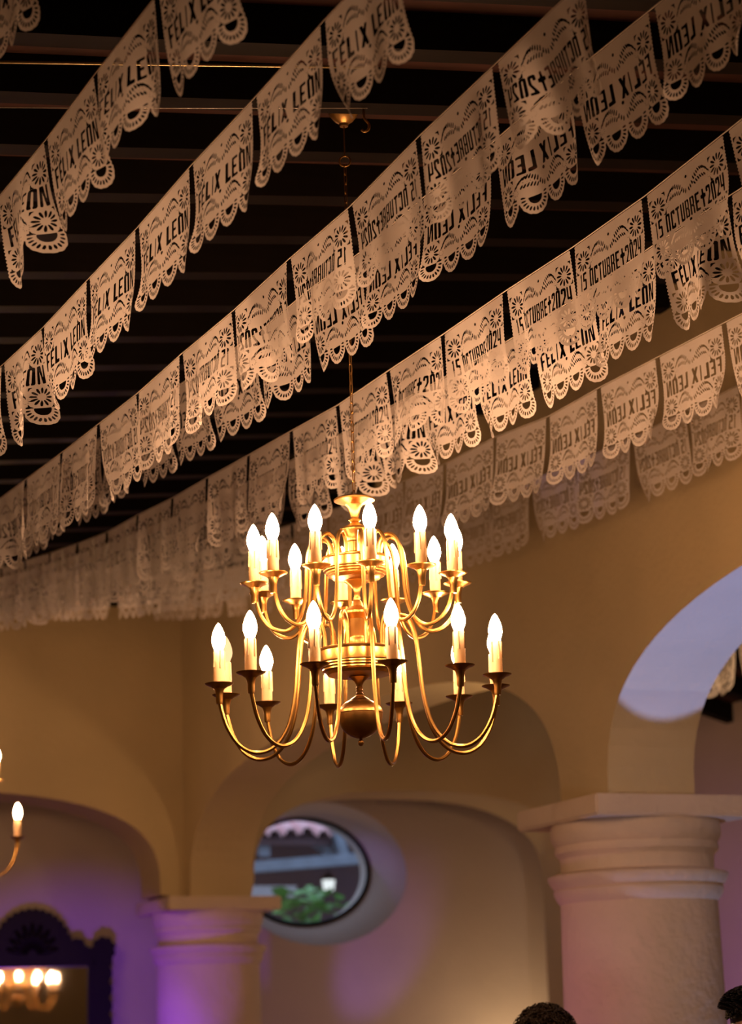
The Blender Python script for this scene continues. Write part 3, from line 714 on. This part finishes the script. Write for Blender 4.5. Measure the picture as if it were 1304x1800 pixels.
def skinned(name, nodes, edges, m, parent, grow=0.0, sub=2, root='pelvis'):
    names = list(nodes); me = bpy.data.meshes.new(name)
    me.from_pydata([nodes[n][0] for n in names], [(names.index(a), names.index(b)) for a, b in edges], [])
    o = bpy.data.objects.new(name, me); COL.objects.link(o)
    o.modifiers.new('skin', 'SKIN'); o.modifiers.new('sub', 'SUBSURF').levels = sub
    for i, n in enumerate(names):
        r = nodes[n][1]; r = r if isinstance(r, tuple) else (r, r)
        me.skin_vertices[0].data[i].radius = (r[0]+grow, r[1]+grow)
        me.skin_vertices[0].data[i].use_root = (n == root)
    dg = bpy.context.evaluated_depsgraph_get(); dg.update()
    me2 = bpy.data.meshes.new_from_object(o.evaluated_get(dg)); me2.name = name
    bpy.data.objects.remove(o)
    me2.materials.clear(); me2.materials.append(m)
    me2.polygons.foreach_set('use_smooth', [True]*len(me2.polygons))
    return link(name, me2, parent)

def make_person(loc, rz, height, hair, label):
    root = empty('person', loc, rz)             # faces -Y in its own frame
    s = height/1.75
    N = {'pelvis': ((0,0,.95),(.15,.11)), 'waist': ((0,0,1.08),(.135,.10)), 'chest': ((0,0,1.28),(.16,.11)), 'collar': ((0,.01,1.42),(.10,.075)), 'neck': ((0,.005,1.50),(.055,.058)), 'head_base': ((0,-.01,1.565),(.066,.075)), 'head_mid': ((0,-.005,1.63),(.076,.094)), 'head_top': ((0,.005,1.695),(.062,.075))}
    E = [('pelvis','waist'),('waist','chest'),('chest','collar'),('collar','neck'),('neck','head_base'),('head_base','head_mid'),('head_mid','head_top')]
    for k, sx in (('l', 1), ('r', -1)):
        N.update({'sh'+k: ((sx*.185,.01,1.40),.058), 'el'+k: ((sx*.235,.03,1.12),.042), 'wr'+k: ((sx*.24,-.06,.88),.028), 'pa'+k: ((sx*.235,-.085,.80),(.036,.020)),
                  'hi'+k: ((sx*.095,0,.90),.085), 'kn'+k: ((sx*.10,-.015,.50),.058), 'an'+k: ((sx*.10,.02,.09),.040), 'to'+k: ((sx*.115,-.15,.035),(.040,.028))})
        E += [('collar','sh'+k),('sh'+k,'el'+k),('el'+k,'wr'+k),('wr'+k,'pa'+k),('pelvis','hi'+k),('hi'+k,'kn'+k),('kn'+k,'an'+k),('an'+k,'to'+k)]
        for q, (fy, ln) in enumerate(((-.030,.075),(-.010,.085),(.010,.080),(.028,.062))):
            a, b = 'f%d%s' % (q, k), 'g%d%s' % (q, k)
            N[a] = ((sx*.236, -.085+fy, .80-.055), .0095); N[b] = ((sx*.226, -.095+fy, .80-.055-ln*.75), .0075)
            E += [('pa'+k, a), (a, b)]
        N['th'+k] = ((sx*.222,-.128,.80),.0105); N['tk'+k] = ((sx*.214,-.142,.765),.0085); E += [('wr'+k,'th'+k),('th'+k,'tk'+k)]
    for n in N: p, r = N[n]; N[n] = (tuple(c*s for c in p), r)
    skinned('body', N, E, M_SKIN, root)
    def subset(keys): return {n: N[n] for n in keys}, [e for e in E if e[0] in keys and e[1] in keys]
    keys = ['pelvis','waist','chest','collar'] + [a+k for k in 'lr' for a in ('sh','el','wr')]
    skinned('jacket', *subset(keys), M_SUIT, root, .016)
    keys = ['pelvis'] + [a+k for k in 'lr' for a in ('hi','kn','an')]
    skinned('trousers', *subset(keys), M_SUIT, root, .014)
    # face: nose, eyes, mouth, ears on the head
    hz = 1.63*s; bm = bmesh.new()
    tube_bm(bm, [(0,-.094,hz+.018),(0,-.104,hz-.002),(0,-.112,hz-.022),(0,-.098,hz-.030)], [.006,.009,.013,.008], 8)
    link('nose', bm_mesh('nose', bm, M_SKIN, True), root)
    for sx in (1, -1):
        bm = bmesh.new(); bmesh.ops.create_icosphere(bm, subdivisions=2, radius=.012, matrix=Matrix.Translation((sx*.031,-.083,hz+.012)))
        link('eye', bm_mesh('eye', bm, M_SHIRT, True), root)
        bm = bmesh.new(); tube_bm(bm, [(sx*.077,.0+.02*math.cos(a)*.9,hz-.002+.030*math.sin(a)) for a in [2*math.pi*i/12 for i in range(12)]], .007, 6, True)
        link('ear', bm_mesh('ear', bm, M_SKIN, True), root)
    bm = bmesh.new(); tube_bm(bm, [(x, -.088+.25*x*x*10, hz-.052) for x in (-.024,-.012,0,.012,.024)], [.003,.006,.007,.006,.003], 6)
    link('mouth', bm_mesh('mouth', bm, M_SKIN, True), root)
    # hair
    rnd = random.Random(3 if hair == 'curly' else 4); bm = bmesh.new()
    top = 1.645*s
    cap = bmesh.ops.create_uvsphere(bm, u_segments=28, v_segments=18, radius=1.0)['verts']
    for v in cap:
        p = v.co; q = Vector((p.x*.088, p.y*.106+.008, p.z*.092))
        if p.y < -.35 and p.z < .35: q.y *= .8
        if p.z < -.45: q *= .8
        v.co = q + Vector((0,0,top+.02))
    if hair == 'curly':
        for i in range(430):
            th = rnd.uniform(0, 2*math.pi); ph = math.acos(rnd.uniform(-.25, 1)); d = Vector((math.sin(ph)*math.cos(th), math.sin(ph)*math.sin(th), math.cos(ph)))
            if d.y < -.5 and d.z < .2: continue
            c = Vector((d.x*.086, d.y*.104+.008, d.z*.090+top+.02)); rr_ = rnd.uniform(.006, .011); t = d.orthogonal().normalized(); b = d.cross(t); a0 = rnd.uniform(0, 6)
            pts = [c + d*(.004+.0024*k) + rr_*(math.cos(a0+k*.95)*t + math.sin(a0+k*.95)*b) + Vector((0,0,-.0006*k)) for k in range(11)]
            tube_bm(bm, pts, [.0026]*8+[.002,.0015,.0008], 4)
        m = M_HAIR_D
    else:
        for i in range(700):
            th = rnd.uniform(0, 2*math.pi); ph = math.acos(rnd.uniform(.0, 1)); d = Vector((math.sin(ph)*math.cos(th), math.sin(ph)*math.sin(th), math.cos(ph)))
            c = Vector((d.x*.086, d.y*.104+.008, d.z*.090+top+.02)); fr = max(0, -d.y)
            g = Vector((d.x*.3, -1.0 if d.z > .3 else .5, .25*fr)).normalized(); ln = .03 + .035*fr*max(0, d.z)
            pts = [c + g*ln*k/4 + d*(.009*math.sin(math.pi*k/5)+.002) for k in range(5)]
            tube_bm(bm, pts, [.0030,.0030,.0026,.0020,.001], 4)
        m = M_HAIR_B
    link('hair', bm_mesh('hair', bm, m, True), root)
    return tag(root, label, 'person')
make_person((3.43, 6.99, 0), R(150), 1.665, 'curly', 'person with dark curly hair at bottom edge, left of the near column')
make_person((3.747, 6.195, 0), R(-68), 1.70, 'quiff', 'person in profile with short black quiff at the bottom right corner')

# ------------------------------------------------------------------ courtyard seen through the oval window
M_TILE = mat('clay_roof_tile', (0.85, 0.50, 0.48), .8, var=.15, scale=8)
M_RAFTER = mat('grey_weathered_rafter', (0.20, 0.24, 0.28), .7, var=.2)
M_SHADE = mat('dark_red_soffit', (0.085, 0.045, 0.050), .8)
M_WHITE = mat('white_courtyard_wall', (0.80, 0.80, 0.82), .8)
M_LEAF = mat('green_leaf', (0.12, 0.32, 0.07), .5, var=.3, scale=9)
M_DIRT = mat('courtyard_ground', (0.22, 0.19, 0.16), .9, var=.2)
M_LANTERN = glow('lantern_glass', (1.0, .95, .95), 1.3)
slab('ground', (-8, YB+.56, -.12), (26, 40, -.02), M_DIRT)

po = empty('courtyard_portico', (7.7, 20.0, 0))
tag(po, 'tiled portico roof across the courtyard, seen through the oval window', 'roof')
def ppart(name, lo, hi, m, tilt=0):
    bm = bmesh.new(); box_bm(bm, lo, hi); bmesh.ops.bevel(bm, geom=list(bm.edges), offset=.008, segments=1, affect='EDGES')
    o = link(name, bm_mesh(name, bm, m), po); o.rotation_euler = (0, tilt, 0); return o
bm = bmesh.new()
tube_pts = 8
a_ = [(.07*math.cos(math.pi*i/tube_pts), .07*math.sin(math.pi*i/tube_pts)) for i in range(tube_pts+1)]; b_ = [(x*.78, z*.78) for x, z in a_[::-1]]
fr = [bm.verts.new((x, 0, z)) for x, z in a_+b_]; bk = [bm.verts.new((x, .42, z+.17)) for x, z in a_+b_]
n_ = len(fr); bm.faces.new(fr); bm.faces.new(bk[::-1])
for i in range(n_): bm.faces.new((fr[i], bk[i], bk[(i+1)%n_], fr[(i+1)%n_]))
tile_me = bm_mesh('roof_tile', bm, M_TILE)
for r_ in range(3):
    for i in range(26):
        o = link('roof_tile', tile_me, po, (-2.0 + .155*i, -.28 + .38*r_, 1.91 + CAMH + .160*r_ + .012*((i*7) % 3)))
bm = bmesh.new(); v = [bm.verts.new(p) for p in ((-2.2,-.2,1.895+CAMH),(2.2,-.2,1.895+CAMH),(2.2,3.0,3.11+CAMH),(-2.2,3.0,3.11+CAMH),(-2.2,-.2,1.84+CAMH),(2.2,-.2,1.84+CAMH),(2.2,3.0,3.05+CAMH),(-2.2,3.0,3.05+CAMH))]
for f in ((0,1,2,3),(7,6,5,4),(0,4,5,1),(1,5,6,2),(2,6,7,3),(3,7,4,0)): bm.faces.new([v[i] for i in f])
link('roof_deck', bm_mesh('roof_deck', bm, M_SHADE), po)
for i in range(7):
    bm = bmesh.new(); x = -1.9+.62*i
    q = [(x-.05,-.15,1.84),(x+.05,-.15,1.84),(x+.05,2.9,3.01),(x-.05,2.9,3.01)]
    lo_ = [bm.verts.new((a, b, c+CAMH-.10)) for a, b, c in q]; hi_ = [bm.verts.new((a, b, c+CAMH)) for a, b, c in q]
    bm.faces.new(lo_[::-1]); bm.faces.new(hi_)
    for k in range(4): bm.faces.new((lo_[k], lo_[(k+1)%4], hi_[(k+1)%4], hi_[k]))
    link('rafter', bm_mesh('rafter', bm, M_RAFTER), po)
b1 = ppart('tie_beam', (-2.2, -.30, -.05), (2.2, -.18, .05), M_RAFTER, R(-4.5)); b1.location = (0, 0, 1.70+CAMH)
b2 = ppart('brace', (-.045, -.29, -.17), (.045, -.2, .17), M_RAFTER, R(-17)); b2.location = (.02, 0, 1.86+CAMH)
for x in (-1.9, 2.0): ppart('post', (x-.07, -.30, 0), (x+.07, -.16, 1.75+CAMH), M_RAFTER)
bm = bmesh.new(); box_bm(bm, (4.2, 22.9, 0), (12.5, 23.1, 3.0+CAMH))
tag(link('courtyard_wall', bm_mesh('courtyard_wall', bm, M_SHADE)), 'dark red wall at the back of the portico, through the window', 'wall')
bm = bmesh.new(); box_bm(bm, (6.3, 20.9, 1.46+CAMH), (7.72, 21.1, 1.56+CAMH))
tag(link('white_shelf', bm_mesh('white_shelf', bm, M_WHITE)), 'white ledge behind the green plant outside the oval window', 'ledge')
bm = bmesh.new(); box_bm(bm, (6.35, 20.92, 0), (6.5, 21.08, 1.46+CAMH)); box_bm(bm, (7.5, 20.92, 0), (7.65, 21.08, 1.46+CAMH))
link('support', bm_mesh('support', bm, M_SHADE), bpy.data.objects['white_shelf'])
for x, z, lab in ((7.93, 1.545, 'white lantern glowing outside the middle of the oval window'), (8.53, 1.53, 'white lantern glowing at the right end of the oval window')):
    root = empty('lantern', (x, 20.6, z+CAMH))
    bm = bmesh.new(); lathe_bm(bm, [(0,-.05),(.05,-.05),(.065,.045),(0,.045)], 6); link('lantern_glass', bm_mesh('lantern_glass', bm, M_LANTERN), root)
    bm = bmesh.new(); lathe_bm(bm, [(0,.045),(.085,.045),(.03,.10),(0,.11)], 6); link('lantern_cap', bm_mesh('lantern_cap', bm, M_FRAME), root)
    bm = bmesh.new(); tube_bm(bm, [(0,0,.1),(0,0,.49)], .006, 6); link('lantern_chain', bm_mesh('lantern_chain', bm, M_FRAME), root)
    tag(root, lab, 'lantern')
# leafy plant outside, lower left of the window
rnd = random.Random(12)
pl = empty('courtyard_plant', (7.05, 18.6, 0)); tag(pl, 'leafy green plant outside, at lower left of the oval window', 'plant')
bm = bmesh.new(); lathe_bm(bm, [(0,0),(.22,0),(.30,.45),(.31,.5),(.27,.5),(.26,.42),(0,.42)], 24); link('pot', bm_mesh('pot', bm, M_TILE, True, R(40)), pl)
bm = bmesh.new()
for k in range(9):
    a = k*.7; tube_bm(bm, spline([(.05*math.cos(a),.05*math.sin(a),.4),(.12*math.cos(a),.12*math.sin(a),1.6),(.34*math.cos(a),.28*math.sin(a),2.55+.05*(k % 4))], 4), .012, 6)
link('stems', bm_mesh('stems', bm, M_LEAF, True), pl)
bm = bmesh.new()
for fold in (1,):
    v = [bm.verts.new(p) for p in ((0,0,0),(.035,-.02,.01),(.04,-.07,.012),(0,-.14,-.02),(-.04,-.07,.012),(-.035,-.02,.01),(0,-.05,-.008))]
    for a, b in ((0,1),(1,2),(2,3),(3,4),(4,5),(5,0)): bm.faces.new((v[a], v[b], v[6]))
leaf_me = bm_mesh('leaf', bm, M_LEAF)
for k in range(170):
    a = rnd.uniform(0, 6.28); r_ = rnd.uniform(.05, .42); o = link('leaf', leaf_me, pl, (r_*math.cos(a), r_*.8*math.sin(a), rnd.uniform(2.25, 2.98) - r_*.35))
    o.rotation_euler = (rnd.uniform(-.7, .9), rnd.uniform(-.6, .6), rnd.uniform(0, 6.28)); o.scale = (rnd.uniform(.8, 1.5),)*3
